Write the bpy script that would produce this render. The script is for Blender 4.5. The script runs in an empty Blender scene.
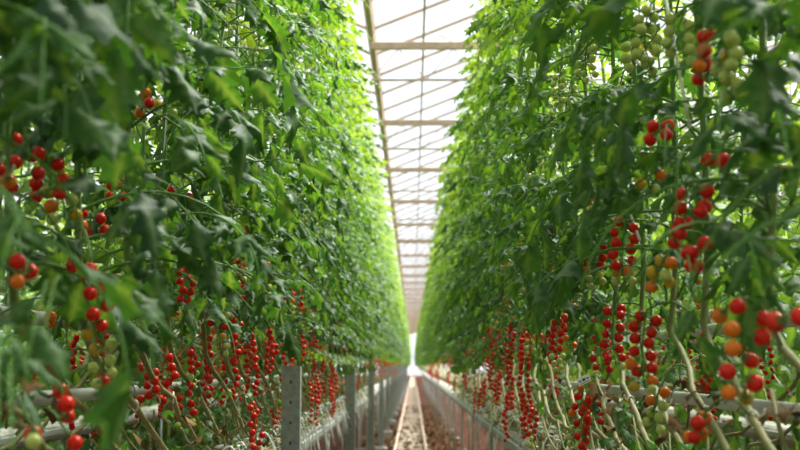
import bpy, math, random
import numpy as np
from mathutils import Vector, Matrix

rnd = random.Random(7)
S = bpy.context.scene
COL = S.collection
PI = math.pi

# ------------------------------------------------------------------ camera
CAM_Z = 1.37
F_PX = 1150.0
cam = bpy.data.cameras.new('camera')
cam.sensor_width = 36.0
cam.lens = 36.0 * F_PX / 800.0
PITCH = math.atan(141 / F_PX)
YAW = math.atan(13 / F_PX)
camo = bpy.data.objects.new('camera', cam)
COL.objects.link(camo)
camo.location = (0, 0, CAM_Z)
camo.rotation_euler = (PI / 2 + PITCH, 0, YAW)
cam.clip_start = 0.05
cam.clip_end = 400
cam.dof.use_dof = True
cam.dof.focus_distance = 3.3
cam.dof.aperture_fstop = 4.6
S.camera = camo
FWD = Vector((-math.sin(YAW) * math.cos(PITCH), math.cos(YAW) * math.cos(PITCH), math.sin(PITCH)))
RGT = Vector((math.cos(YAW), math.sin(YAW), 0))
UPV = RGT.cross(FWD)


def on_row(px, py, X):
    """world point on the vertical plane x = X that the photograph shows at (px, py)"""
    d = FWD + RGT * ((px - 400) / F_PX) + UPV * ((225 - py) / F_PX)
    return Vector((0, 0, CAM_Z)) + d * (X / d.x)


# --------------------------------------------------------------- materials
def mat(name):
    m = bpy.data.materials.new(name)
    m.use_nodes = True
    nt = m.node_tree
    nt.nodes.clear()
    out = nt.nodes.new('ShaderNodeOutputMaterial')
    return m, nt, out


def N(nt, t, **kw):
    n = nt.nodes.new(t)
    for k, v in kw.items():
        setattr(n, k, v)
    return n


def simple(name, col, rough=0.5, metal=0.0, spec=0.5, var=0.0, scale=30.0, bump=0.0, coat=0.0, sss=0.0, col2=None):
    m, nt, out = mat(name)
    p = N(nt, 'ShaderNodeBsdfPrincipled')
    p.inputs['Base Color'].default_value = (*col, 1)
    p.inputs['Roughness'].default_value = rough
    p.inputs['Metallic'].default_value = metal
    p.inputs['Specular IOR Level'].default_value = spec
    p.inputs['Coat Weight'].default_value = coat
    if sss:
        p.inputs['Subsurface Weight'].default_value = sss
        p.inputs['Subsurface Radius'].default_value = (0.01, 0.004, 0.002)
        p.inputs['Subsurface Scale'].default_value = 0.5
    if var or col2 or bump:
        tc = N(nt, 'ShaderNodeTexCoord')
        no = N(nt, 'ShaderNodeTexNoise')
        no.inputs['Scale'].default_value = scale
        no.inputs['Detail'].default_value = 5
        nt.links.new(tc.outputs['Object'], no.inputs['Vector'])
        if var or col2:
            cr = N(nt, 'ShaderNodeValToRGB')
            c2 = col2 or tuple(c * (1 + var) for c in col)
            c1 = col if col2 else tuple(c * (1 - var) for c in col)
            cr.color_ramp.elements[0].position = 0.35
            cr.color_ramp.elements[1].position = 0.65
            cr.color_ramp.elements[0].color = (*c1, 1)
            cr.color_ramp.elements[1].color = (*c2, 1)
            nt.links.new(no.outputs['Fac'], cr.inputs['Fac'])
            nt.links.new(cr.outputs['Color'], p.inputs['Base Color'])
        if bump:
            b = N(nt, 'ShaderNodeBump')
            b.inputs['Strength'].default_value = bump
            b.inputs['Distance'].default_value = 0.01
            nt.links.new(no.outputs['Fac'], b.inputs['Height'])
            nt.links.new(b.outputs['Normal'], p.inputs['Normal'])
    nt.links.new(p.outputs[0], out.inputs[0])
    return m


def leaf_material():
    m, nt, out = mat('tomato_leaf')
    at = N(nt, 'ShaderNodeAttribute', attribute_name='tint')
    sep = N(nt, 'ShaderNodeSeparateColor')
    nt.links.new(at.outputs['Color'], sep.inputs[0])
    oi = N(nt, 'ShaderNodeObjectInfo')
    a = N(nt, 'ShaderNodeMath', operation='MULTIPLY_ADD')
    a.inputs[1].default_value = 0.2
    nt.links.new(oi.outputs['Random'], a.inputs[0])
    nt.links.new(sep.outputs[0], a.inputs[2])
    cr = N(nt, 'ShaderNodeValToRGB')
    e = cr.color_ramp.elements
    e[0].position = 0.0
    e[0].color = (0.010, 0.048, 0.018, 1)
    e[1].position = 1.0
    e[1].color = (0.19, 0.33, 0.02, 1)
    x = cr.color_ramp.elements.new(0.5)
    x.color = (0.042, 0.135, 0.020, 1)
    nt.links.new(a.outputs[0], cr.inputs['Fac'])
    # paler midrib
    mix = N(nt, 'ShaderNodeMix', data_type='RGBA')
    mix.inputs['B'].default_value = (0.16, 0.26, 0.08, 1)
    mf = N(nt, 'ShaderNodeMath', operation='MULTIPLY')
    mf.inputs[1].default_value = 0.45
    nt.links.new(sep.outputs[1], mf.inputs[0])
    nt.links.new(mf.outputs[0], mix.inputs['Factor'])
    nt.links.new(cr.outputs['Color'], mix.inputs['A'])
    p = N(nt, 'ShaderNodeBsdfPrincipled')
    p.inputs['Roughness'].default_value = 0.58
    p.inputs['Specular IOR Level'].default_value = 0.40
    # small crinkles between the veins
    tc = N(nt, 'ShaderNodeTexCoord')
    no = N(nt, 'ShaderNodeTexNoise')
    no.inputs['Scale'].default_value = 90
    nt.links.new(tc.outputs['Object'], no.inputs['Vector'])
    b = N(nt, 'ShaderNodeBump')
    b.inputs['Strength'].default_value = 0.35
    b.inputs['Distance'].default_value = 0.006
    nt.links.new(no.outputs['Fac'], b.inputs['Height'])
    nt.links.new(b.outputs['Normal'], p.inputs['Normal'])
    nt.links.new(mix.outputs['Result'], p.inputs['Base Color'])
    tr = N(nt, 'ShaderNodeBsdfTranslucent')
    g = N(nt, 'ShaderNodeMix', data_type='RGBA', blend_type='MULTIPLY')
    g.inputs['Factor'].default_value = 1
    g.inputs['B'].default_value = (2.7, 2.1, 0.7, 1)
    nt.links.new(mix.outputs['Result'], g.inputs['A'])
    nt.links.new(g.outputs['Result'], tr.inputs['Color'])
    ms = N(nt, 'ShaderNodeMixShader')
    ms.inputs[0].default_value = 0.38
    nt.links.new(p.outputs[0], ms.inputs[1])
    nt.links.new(tr.outputs[0], ms.inputs[2])
    nt.links.new(ms.outputs[0], out.inputs[0])
    return m


def stem_material():
    m, nt, out = mat('tomato_stem')
    at = N(nt, 'ShaderNodeAttribute', attribute_name='tint')
    sep = N(nt, 'ShaderNodeSeparateColor')
    nt.links.new(at.outputs['Color'], sep.inputs[0])
    tc = N(nt, 'ShaderNodeTexCoord')
    no = N(nt, 'ShaderNodeTexNoise')
    no.inputs['Scale'].default_value = 25
    nt.links.new(tc.outputs['Object'], no.inputs['Vector'])
    ad = N(nt, 'ShaderNodeMath', operation='MULTIPLY_ADD')
    ad.inputs[1].default_value = 0.5
    nt.links.new(no.outputs['Fac'], ad.inputs[0])
    nt.links.new(sep.outputs[0], ad.inputs[2])
    cr = N(nt, 'ShaderNodeValToRGB')
    e = cr.color_ramp.elements
    e[0].position = 0.2
    e[0].color = (0.36, 0.28, 0.15, 1)
    e[1].position = 0.95
    e[1].color = (0.09, 0.20, 0.04, 1)
    x = e.new(0.55)
    x.color = (0.15, 0.18, 0.055, 1)
    nt.links.new(ad.outputs[0], cr.inputs['Fac'])
    p = N(nt, 'ShaderNodeBsdfPrincipled')
    p.inputs['Roughness'].default_value = 0.6
    p.inputs['Specular IOR Level'].default_value = 0.2
    nt.links.new(cr.outputs['Color'], p.inputs['Base Color'])
    nt.links.new(p.outputs[0], out.inputs[0])
    return m


def fruit(name, c1, c2):
    """skin that shades from c1 at the shoulder to c2 at the tip, glossy"""
    m, nt, out = mat(name)
    tc = N(nt, 'ShaderNodeTexCoord')
    no = N(nt, 'ShaderNodeTexNoise')
    no.inputs['Scale'].default_value = 45
    nt.links.new(tc.outputs['Object'], no.inputs['Vector'])
    cr = N(nt, 'ShaderNodeValToRGB')
    cr.color_ramp.elements[0].position = 0.35
    cr.color_ramp.elements[1].position = 0.65
    cr.color_ramp.elements[0].color = (*c1, 1)
    cr.color_ramp.elements[1].color = (*c2, 1)
    nt.links.new(no.outputs['Fac'], cr.inputs['Fac'])
    p = N(nt, 'ShaderNodeBsdfPrincipled')
    p.inputs['Roughness'].default_value = 0.25
    p.inputs['Specular IOR Level'].default_value = 0.28
    nt.links.new(cr.outputs['Color'], p.inputs['Base Color'])
    tr = N(nt, 'ShaderNodeBsdfTranslucent')
    nt.links.new(cr.outputs['Color'], tr.inputs['Color'])
    ms = N(nt, 'ShaderNodeMixShader')
    ms.inputs[0].default_value = 0.15
    nt.links.new(p.outputs[0], ms.inputs[1])
    nt.links.new(tr.outputs[0], ms.inputs[2])
    nt.links.new(ms.outputs[0], out.inputs[0])
    return m


M_LEAF = leaf_material()
M_STEM = stem_material()
M_RED = fruit('ripe_red_skin', (0.62, 0.010, 0.007), (0.76, 0.028, 0.008))
M_ORANGE = fruit('orange_skin', (0.80, 0.13, 0.01), (0.80, 0.26, 0.02))
M_YELLOW = fruit('turning_skin', (0.58, 0.42, 0.04), (0.66, 0.36, 0.03))
M_GREEN = fruit('unripe_skin', (0.46, 0.55, 0.11), (0.58, 0.62, 0.20))
M_CALYX = simple('calyx_green', (0.05, 0.14, 0.03), 0.6)
M_TWINE = simple('white_twine', (0.78, 0.76, 0.68), 0.8)
M_PIPE = simple('white_painted_pipe', (0.52, 0.51, 0.46), 0.45, var=0.12, scale=9)
M_GUTTER = simple('white_coated_steel', (0.36, 0.37, 0.35), 0.45, var=0.12, scale=6)
M_SLABW = simple('white_plastic_wrap', (0.52, 0.51, 0.46), 0.5, scale=14, col2=(0.26, 0.25, 0.21), bump=0.4)
M_CUBE = simple('wrapped_block', (0.46, 0.46, 0.42), 0.7, scale=22, col2=(0.28, 0.28, 0.25), bump=0.3)
M_TUBE = simple('white_tubing', (0.74, 0.75, 0.72), 0.45)
M_STEEL = simple('galvanised_steel', (0.30, 0.33, 0.32), 0.55, 0.35, var=0.16, scale=40)
M_ALU = simple('coated_truss_steel', (0.44, 0.33, 0.23), 0.5, 0.0, var=0.1, scale=10)
M_RAIL = simple('worn_rail_steel', (0.62, 0.48, 0.36), 0.45, 0.2, scale=20, col2=(0.42, 0.28, 0.20))
M_SLEEP = simple('dusty_sleeper', (0.55, 0.47, 0.39), 0.8, scale=30, col2=(0.33, 0.25, 0.19))
M_DRYLEAF = simple('dry_leaf', (0.085, 0.042, 0.018), 0.95, spec=0.05, scale=12, col2=(0.20, 0.12, 0.055))
M_CLIP = simple('pale_clip', (0.70, 0.66, 0.54), 0.5)
M_TAGW = simple('tag_white', (0.82, 0.83, 0.82), 0.4)
M_TAGG = simple('tag_lime', (0.50, 0.66, 0.10), 0.5)
M_INK = simple('tag_ink', (0.03, 0.03, 0.035), 0.6)
M_TRAP = simple('sticky_yellow', (0.85, 0.62, 0.03), 0.35)
M_BARK = simple('concrete', (0.40, 0.38, 0.34), 0.9, var=0.2)


def floor_material():
    m, nt, out = mat('littered_ground')
    tc = N(nt, 'ShaderNodeTexCoord')
    n1 = N(nt, 'ShaderNodeTexNoise')
    n1.inputs['Scale'].default_value = 4.5
    n1.inputs['Detail'].default_value = 8
    nt.links.new(tc.outputs['Object'], n1.inputs['Vector'])
    cr = N(nt, 'ShaderNodeValToRGB')
    e = cr.color_ramp.elements
    e[0].position = 0.32
    e[0].color = (0.016, 0.007, 0.004, 1)
    e[1].position = 0.75
    e[1].color = (0.11, 0.055, 0.032, 1)
    x = e.new(0.55)
    x.color = (0.05, 0.019, 0.009, 1)
    nt.links.new(n1.outputs['Fac'], cr.inputs['Fac'])
    p = N(nt, 'ShaderNodeBsdfPrincipled')
    p.inputs['Roughness'].default_value = 0.95
    p.inputs['Specular IOR Level'].default_value = 0.03
    b = N(nt, 'ShaderNodeBump')
    b.inputs['Strength'].default_value = 0.5
    nt.links.new(n1.outputs['Fac'], b.inputs['Height'])
    nt.links.new(b.outputs['Normal'], p.inputs['Normal'])
    nt.links.new(cr.outputs['Color'], p.inputs['Base Color'])
    nt.links.new(p.outputs[0], out.inputs[0])
    return m


def strip_material():
    m, nt, out = mat('white_ground_sheet')
    tc = N(nt, 'ShaderNodeTexCoord')
    n1 = N(nt, 'ShaderNodeTexNoise')
    n1.inputs['Scale'].default_value = 3.2
    n1.inputs['Detail'].default_value = 7
    nt.links.new(tc.outputs['Object'], n1.inputs['Vector'])
    cr = N(nt, 'ShaderNodeValToRGB')
    e = cr.color_ramp.elements
    e[0].position = 0.40
    e[0].color = (0.22, 0.12, 0.07, 1)
    e[1].position = 0.56
    e[1].color = (0.62, 0.54, 0.45, 1)
    nt.links.new(n1.outputs['Fac'], cr.inputs['Fac'])
    p = N(nt, 'ShaderNodeBsdfPrincipled')
    p.inputs['Roughness'].default_value = 0.8
    p.inputs['Specular IOR Level'].default_value = 0.1
    nt.links.new(cr.outputs['Color'], p.inputs['Base Color'])
    nt.links.new(p.outputs[0], out.inputs[0])
    return m


def glass_material():
    """hazy whitewashed greenhouse glass: most light passes, some scatters"""
    m, nt, out = mat('whitewashed_glass')
    tr = N(nt, 'ShaderNodeBsdfTransparent')
    tr.inputs[0].default_value = (0.97, 0.985, 1.0, 1)
    tl = N(nt, 'ShaderNodeBsdfTranslucent')
    tl.inputs[0].default_value = (0.93, 0.95, 0.97, 1)
    ms = N(nt, 'ShaderNodeMixShader')
    ms.inputs[0].default_value = 0.09
    gl = N(nt, 'ShaderNodeBsdfGlossy')
    gl.inputs['Roughness'].default_value = 0.1
    m2 = N(nt, 'ShaderNodeMixShader')
    m2.inputs[0].default_value = 0.06
    nt.links.new(tr.outputs[0], ms.inputs[1])
    nt.links.new(tl.outputs[0], ms.inputs[2])
    nt.links.new(ms.outputs[0], m2.inputs[1])
    nt.links.new(gl.outputs[0], m2.inputs[2])
    nt.links.new(m2.outputs[0], out.inputs[0])
    return m


M_FLOOR = floor_material()
M_STRIP = strip_material()
M_GLASS = glass_material()


# ---------------------------------------------------------- mesh collector
class MB:
    def __init__(self):
        self.v, self.q, self.t, self.qm, self.tm, self.c = [], [], [], [], [], []
        self.n = 0

    def add(self, v, quads=None, tris=None, m=0, tint=None):
        v = np.asarray(v, float).reshape(-1, 3)
        self.v.append(v)
        if tint is None:
            tint = np.zeros((len(v), 2))
        self.c.append(np.asarray(tint, float).reshape(-1, 2))
        if quads is not None and len(quads):
            q = np.asarray(quads, int) + self.n
            self.q.append(q)
            self.qm.append(np.full(len(q), m))
        if tris is not None and len(tris):
            t = np.asarray(tris, int) + self.n
            self.t.append(t)
            self.tm.append(np.full(len(t), m))
        self.n += len(v)

    def merge(self, o, M=None, remap=None):
        """append another collector, moved by a 4x4 matrix"""
        v = np.concatenate(o.v)
        if M is not None:
            M = np.asarray(M)
            v = v @ M[:3, :3].T + M[:3, 3]
        base = self.n
        self.v.append(v)
        self.c.append(np.concatenate(o.c))
        rm = (lambda a: a) if remap is None else (lambda a: np.asarray(remap)[a])
        for q, k in zip(o.q, o.qm):
            self.q.append(q + base)
            self.qm.append(rm(k))
        for t, k in zip(o.t, o.tm):
            self.t.append(t + base)
            self.tm.append(rm(k))
        self.n += len(v)

    def mesh(self, name, mats, smooth=True):
        me = bpy.data.meshes.new(name)
        v = np.concatenate(self.v)
        q = np.concatenate(self.q) if self.q else np.zeros((0, 4), int)
        t = np.concatenate(self.t) if self.t else np.zeros((0, 3), int)
        mi = np.concatenate(self.qm + self.tm) if (self.qm or self.tm) else np.zeros(0, int)
        me.vertices.add(len(v))
        me.vertices.foreach_set('co', v.astype(np.float32).ravel())
        nl = q.size + t.size
        me.loops.add(nl)
        me.loops.foreach_set('vertex_index', np.concatenate([q.ravel(), t.ravel()]).astype(np.int32))
        npol = len(q) + len(t)
        me.polygons.add(npol)
        st = np.concatenate([np.arange(len(q)) * 4, q.size + np.arange(len(t)) * 3]).astype(np.int32)
        me.polygons.foreach_set('loop_start', st)
        me.polygons.foreach_set('material_index', mi.astype(np.int32))
        me.polygons.foreach_set('use_smooth', np.full(npol, smooth))
        c = np.concatenate(self.c)
        if np.any(c):
            a = me.color_attributes.new('tint', 'FLOAT_COLOR', 'POINT')
            cc = np.ones((len(v), 4), np.float32)
            cc[:, :2] = c
            cc[:, 2] = 0
            a.data.foreach_set('color', cc.ravel())
        for m in mats:
            me.materials.append(m)
        me.update(calc_edges=True)
        me.validate()
        return me


def tube(mb, pts, r, n=6, m=0, tint=None, caps=True):
    p = np.asarray(pts, float)
    k = len(p)
    r = np.full(k, r) if np.isscalar(r) else np.asarray(r, float)
    d = np.gradient(p, axis=0)
    d /= np.linalg.norm(d, axis=1)[:, None] + 1e-12
    ref = np.array([0, 0, 1.0]) if abs(d[0][2]) < 0.8 else np.array([1.0, 0, 0])
    rings = []
    a = np.linspace(0, 2 * PI, n, endpoint=False)
    u = None
    for i in range(k):
        if u is None:
            u = np.cross(d[i], ref)
        u = u - d[i] * np.dot(u, d[i])
        u /= np.linalg.norm(u) + 1e-12
        w = np.cross(d[i], u)
        rings.append(p[i] + r[i] * (np.cos(a)[:, None] * u + np.sin(a)[:, None] * w))
    v = np.concatenate(rings)
    q = []
    for i in range(k - 1):
        for j in range(n):
            j2 = (j + 1) % n
            q.append((i * n + j, i * n + j2, (i + 1) * n + j2, (i + 1) * n + j))
    tr = []
    if caps:
        v = np.concatenate([v, p[:1], p[-1:]])
        for j in range(n):
            j2 = (j + 1) % n
            tr.append((k * n, j2, j))
            tr.append((k * n + 1, (k - 1) * n + j, (k - 1) * n + j2))
    if tint is not None:
        tint = np.asarray(tint, float)
        if tint.ndim == 1:
            tint = np.stack([tint, np.zeros(k)], 1)
        tt = np.repeat(tint, n, 0)
        if caps:
            tt = np.concatenate([tt, tint[:1], tint[-1:]])
        tint = tt
    mb.add(v, q, tr, m, tint)


def box(mb, lo, hi, m=0, bev=0.0):
    x0, y0, z0 = lo
    x1, y1, z1 = hi
    b = min(bev, (x1 - x0) / 3, (y1 - y0) / 3, (z1 - z0) / 3)
    if b <= 0:
        v = [(x0, y0, z0), (x1, y0, z0), (x1, y1, z0), (x0, y1, z0), (x0, y0, z1), (x1, y0, z1), (x1, y1, z1), (x0, y1, z1)]
        mb.add(v, [(0, 3, 2, 1), (4, 5, 6, 7), (0, 1, 5, 4), (1, 2, 6, 5), (2, 3, 7, 6), (3, 0, 4, 7)], m=m)
        return
    # chamfered: 24 vertices, one triple per corner
    v, idx = [], {}
    for i, x in enumerate((x0, x1)):
        for j, y in enumerate((y0, y1)):
            for k, z in enumerate((z0, z1)):
                sx, sy, sz = (b, -b)[i], (b, -b)[j], (b, -b)[k]
                idx[i, j, k, 'x'] = len(v); v.append((x, y + sy, z + sz))
                idx[i, j, k, 'y'] = len(v); v.append((x + sx, y, z + sz))
                idx[i, j, k, 'z'] = len(v); v.append((x + sx, y + sy, z))
    q, t = [], []
    for i in (0, 1):
        f = [idx[i, 0, 0, 'x'], idx[i, 1, 0, 'x'], idx[i, 1, 1, 'x'], idx[i, 0, 1, 'x']]
        q.append(f if i else f[::-1])
        f = [idx[0, i, 0, 'y'], idx[1, i, 0, 'y'], idx[1, i, 1, 'y'], idx[0, i, 1, 'y']]
        q.append(f[::-1] if i else f)
        f = [idx[0, 0, i, 'z'], idx[1, 0, i, 'z'], idx[1, 1, i, 'z'], idx[0, 1, i, 'z']]
        q.append(f if i else f[::-1])
    for a in (0, 1):
        for c in (0, 1):
            q.append([idx[a, c, 0, 'x'], idx[a, c, 1, 'x'], idx[a, c, 1, 'y'], idx[a, c, 0, 'y']])
            q.append([idx[a, 0, c, 'x'], idx[a, 1, c, 'x'], idx[a, 1, c, 'z'], idx[a, 0, c, 'z']])
            q.append([idx[0, a, c, 'y'], idx[1, a, c, 'y'], idx[1, a, c, 'z'], idx[0, a, c, 'z']])
    for i in (0, 1):
        for j in (0, 1):
            for k in (0, 1):
                t.append([idx[i, j, k, 'x'], idx[i, j, k, 'y'], idx[i, j, k, 'z']])
    mb.add(v, q, t, m)


def obj(name, data, parent=None, loc=(0, 0, 0), rotz=0.0, label=None, cat=None, group=None, kind=None, scale=None):
    o = bpy.data.objects.new(name, data)
    COL.objects.link(o)
    if parent is not None:
        o.parent = parent
    o.location = loc
    o.rotation_euler = (0, 0, rotz)
    if scale:
        o.scale = scale
    if label:
        o['label'] = label
    if cat:
        o['category'] = cat
    if group:
        o['group'] = group
    if kind:
        o['kind'] = kind
    return o


ONES = ['', 'first', 'second', 'third', 'fourth', 'fifth', 'sixth', 'seventh', 'eighth', 'ninth', 'tenth', 'eleventh', 'twelfth', 'thirteenth',
        'fourteenth', 'fifteenth', 'sixteenth', 'seventeenth', 'eighteenth', 'nineteenth']
TENS = ['', '', 'twent', 'thirt', 'fort', 'fift', 'sixt', 'sevent', 'eight', 'ninet']


def ordinal(n):
    if n < 20:
        return ONES[n]
    if n >= 100:
        return 'hundredth' if n == 100 else 'hundred-and-' + ordinal(n - 100)
    return TENS[n // 10] + ('ieth' if n % 10 == 0 else 'y-' + ONES[n % 10])


# ------------------------------------------------------------ leaf shapes
def leaflet_template(rows, cols, seed):
    """toothed, lobed leaflet of unit length along +x, width 1 is about 0.62, slightly folded and drooping"""
    r = random.Random(seed)
    ts = np.linspace(0, 1, rows + 1)
    cs = np.linspace(-1, 1, cols)
    v, tint = [], []
    for i, t in enumerate(ts):
        w = 0.25 * (math.sin(PI * min(1, t ** 0.72)) ** 0.8 if 0 < t < 1 else 0.0)
        w = max(w, 0.012)
        if rows >= 7 and 0 < i < rows:
            w *= 1.28 if i % 2 else 0.66
        elif 0 < i < rows:
            w *= 1.22 if i % 2 else 0.72
        for c in cs:
            e = abs(c)
            tx = t - 0.055 * e * e + (0.045 * e if i % 2 else -0.03 * e)
            z = -0.13 * e ** 1.6 * (w / 0.25) + 0.16 * e * math.sin(7 * t + (1.5 if c > 0 else 0.2) + seed) * (w / 0.25) - (0.10 + 0.05 * (seed % 4) + 0.12 * (seed % 3)) * t * t
            v.append((tx, c * w, z + r.uniform(-.012, .012)))
            tint.append((r.uniform(-.04, .04), 1.0 if e < 0.01 else 0.0))
    q = []
    n = cols
    for i in range(rows):
        for j in range(cols - 1):
            q.append((i * n + j, (i + 1) * n + j, (i + 1) * n + j + 1, i * n + j + 1))
    return np.array(v), np.array(q), np.array(tint)


T_HI = [leaflet_template(9, 5, s) for s in range(7)]
T_LO = [leaflet_template(4, 3, s) for s in range(5)]
T_MIN = [leaflet_template(2, 3, s) for s in range(2)]


def leaf(mb, r, P, az, L, age, lod, elev=0.5, droop=1.7, width=1.0, reject=None):
    """one compound tomato leaf: arching petiole and pairs of toothed leaflets; material 0 = leaf, 1 = stem"""
    n = 9
    T = (T_MIN, T_LO, T_HI)[lod]
    p = np.array(P, float)
    pts = [p.copy()]
    tang = []
    bend = r.uniform(-.5, .5)
    for i in range(n):
        s = (i + 0.5) / n
        el = elev - droop * s ** 1.2
        a = az + bend * s
        d = np.array([math.cos(el) * math.cos(a), math.cos(el) * math.sin(a), math.sin(el)])
        tang.append(d)
        p = p + d * L / n
        pts.append(p.copy())
    tang.append(tang[-1])
    pts = np.array(pts)
    if lod > 0:
        k = len(pts)
        st = 1 if lod == 2 else 3
        tube(mb, pts[::st], np.linspace(0.0032, 0.0012, k)[::st] * (L / 0.35), 5 if lod == 2 else 3, 1,
             np.full(len(pts[::st]), 0.75), caps=False)
    pairs = [(0.27, .8), (0.45, 1.0), (0.63, 1.05), (0.81, .9)] if lod else [(0.38, 1.1), (0.7, 1.1)]
    if lod == 2:
        pairs += [(0.36, .25), (0.54, .28)]
    ll = (0.034 + L * 0.10) * width * r.uniform(.85, 1.15)
    todo = []
    for s, k in pairs:
        for sg in (-1, 1):
            todo.append((s, k * r.uniform(.8, 1.12), sg))
    todo.append((1.0, 1.25, 0))
    for s, k, sg in todo:
        f = s * n
        i = min(int(f), n - 1)
        pos = pts[i] + (pts[i + 1] - pts[i]) * (f - i)
        t = tang[i]
        side = np.cross(t, (0, 0, 1.0))
        ns = np.linalg.norm(side)
        side = side / ns if ns > 1e-3 else np.array([-math.sin(az), math.cos(az), 0])
        d = t * (0.55 if sg else 1) + side * sg * r.uniform(.7, 1.0) + np.array([0, 0, -r.uniform(.0, .65)])
        d += np.array([r.uniform(-.2, .2) for _ in range(3)])
        d /= np.linalg.norm(d)
        up = np.cross(side, t) * .6 + np.array([0, 0, .6]) + np.array([r.uniform(-.7, .7) for _ in range(3)])
        up -= d * np.dot(up, d)
        up /= np.linalg.norm(up) + 1e-9
        y = np.cross(up, d)
        V, Q, TT = T[r.randrange(len(T))]
        sc = ll * k
        stalk = 0.012 if sg else 0.0
        if reject is not None and reject(pos + d * sc * .2, pos + d * sc * .55, pos + d * sc * .9, sc):
            continue
        W = pos + d * stalk + (V[:, :1] * d + V[:, 1:2] * y * r.uniform(.95, 1.25) + V[:, 2:3] * up) * sc
        ti = TT.copy()
        ti[:, 0] += age + r.uniform(-.07, .07)
        mb.add(W, Q, None, 0, np.clip(ti, 0.01, 1))


def stem_path(r, top, lean=0.0, lay=0.8):
    """bare lower stem laid slanting along the gutter, then the upright stem; local frame: +x is the aisle, -y the way it is laid"""
    pts = [(0.0, 0.0, 0.06), (0.012, -0.03, 0.12)]
    k = 9
    for i in range(1, k + 1):
        s = i / k
        pts.append((0.05 + 0.02 * math.sin(3 * s + r.random()), -0.03 - lay * s, 0.12 + 0.30 * s ** 1.25 + r.uniform(-.008, .008)))
    x0 = pts[-1]
    m = 16
    for i in range(1, m + 1):
        s = i / m
        z = x0[2] + (top - x0[2]) * s
        pts.append((x0[0] * (1 - s) + lean * s + 0.012 * math.sin(9 * s + lay * 5), x0[1] - 0.05 * min(1, s * 6) + 0.015 * math.sin(11 * s), z))
    return np.array(pts)


def stem_mesh(mb, pts, n=7, r0=0.0068, m=0):
    z = pts[:, 2]
    rad = np.interp(z, [0, 0.5, 2.0, 4], [r0, r0, r0 * .8, r0 * .45])
    tint = np.interp(z, [0, 0.3, 0.55, 1.0], [0.06, 0.16, 0.42, 0.62])
    tube(mb, pts, rad, n, m, tint)


def stem_at(pts, z):
    up = pts[11:]
    i = int(np.argmin(abs(up[:, 2] - z)))
    return up[i]


def foliage(mb, r, pts, lod, zmin, step, Lmax=0.34, spread=0.0, zmax=99, extra=(), reject=None, width=1.0, thin=0.0):
    up = pts[10:]
    zt = up[-1][2]
    z = zmin
    az = r.uniform(0, 6.28)
    while z < min(zt, zmax):
        s = stem_at(pts, z)
        h = (z - zmin) / (zt - zmin)
        L = Lmax * r.uniform(.8, 1.1) * (1.0 if h < .75 else 1.0 - 0.75 * (h - .75) / .25)
        age = np.interp(h, [0, .25, .6, 1], [0.10, 0.25, 0.58, 0.88]) + r.uniform(-.10, .12)
        P = (s[0], s[1] + r.uniform(-spread, spread), z)
        a = az
        if math.cos(a) < -0.2 and r.random() < 0.45:
            a = PI - a          # more of the leaves turn to the light of the aisle
        leaf(mb, r, P, a, L * (1 - .12 * h), age, lod, r.uniform(.1, .8), r.uniform(.8, 1.9) * (1 - .55 * h), width, reject)
        az += 2.399 + r.uniform(-.4, .4)
        z += step * r.uniform(.75, 1.25) * (1 + thin * max(0, z - 1.0))
    for (P, a, L, age, el, dr) in extra:
        leaf(mb, r, P, a, L, age, 2, el, dr, 1.15, reject)


# ------------------------------------------------------------ fruit shapes
def tomato_mb(mb, c, rad, m, r, n=12, rings=8, calyx=True, mcal=None, axis=None):
    c = np.array(c, float)
    R = np.eye(3)
    if axis is not None:
        zv = np.array(axis, float)
        zv /= np.linalg.norm(zv)
        xv = np.cross((0.3, 1, 0.1), zv)
        xv /= np.linalg.norm(xv)
        R = np.stack([xv, np.cross(zv, xv), zv], 1)
    v = [(0, 0, rad * 0.90)]
    for i in range(1, rings):
        th = PI * i / rings
        for j in range(n):
            ph = 2 * PI * j / n
            z = math.cos(th) * rad * 0.98
            if i == 1:
                z -= 0.02 * rad
            v.append((math.sin(th) * math.cos(ph) * rad, math.sin(th) * math.sin(ph) * rad, z))
    v.append((0, 0, -rad * 0.99))
    q, t = [], []
    for j in range(n):
        t.append((0, 1 + j, 1 + (j + 1) % n))
        b = 1 + (rings - 2) * n
        t.append((len(v) - 1, b + (j + 1) % n, b + j))
    for i in range(rings - 2):
        for j in range(n):
            a = 1 + i * n
            q.append((a + j, a + n + j, a + n + (j + 1) % n, a + (j + 1) % n))
    mb.add(np.array(v) @ R.T + c, q, t, m)
    if calyx:
        for k in range(5):
            ph = 2 * PI * k / 5 + r.uniform(-.2, .2)
            d = np.array([math.cos(ph), math.sin(ph), 0])
            s = np.array([-math.sin(ph), math.cos(ph), 0])
            z = np.array([0, 0, 1.0])
            A = [z * .92 * rad + s * .10 * rad, z * .92 * rad - s * .10 * rad,
                 d * .50 * rad + z * 1.00 * rad + s * .13 * rad, d * .50 * rad + z * 1.00 * rad - s * .13 * rad,
                 d * 1.0 * rad + z * .98 * rad + s * .01 * rad, d * 1.0 * rad + z * .98 * rad - s * .01 * rad]
            mb.add(np.array(A) @ R.T + c, [(0, 1, 3, 2), (2, 3, 5, 4)], None, mcal if mcal is not None else m)


FRUIT_MATS = [M_RED, M_ORANGE, M_YELLOW, M_GREEN]
TOM = []
for k, mm in enumerate(FRUIT_MATS):
    vs = []
    for s in range(2):
        mb = MB()
        tomato_mb(mb, (0, 0, 0), 1.0, 0, random.Random(s), 14, 9, True, 1)
        vs.append(mb.mesh('tomato', [mm, M_CALYX]))
    TOM.append(vs)

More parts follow.
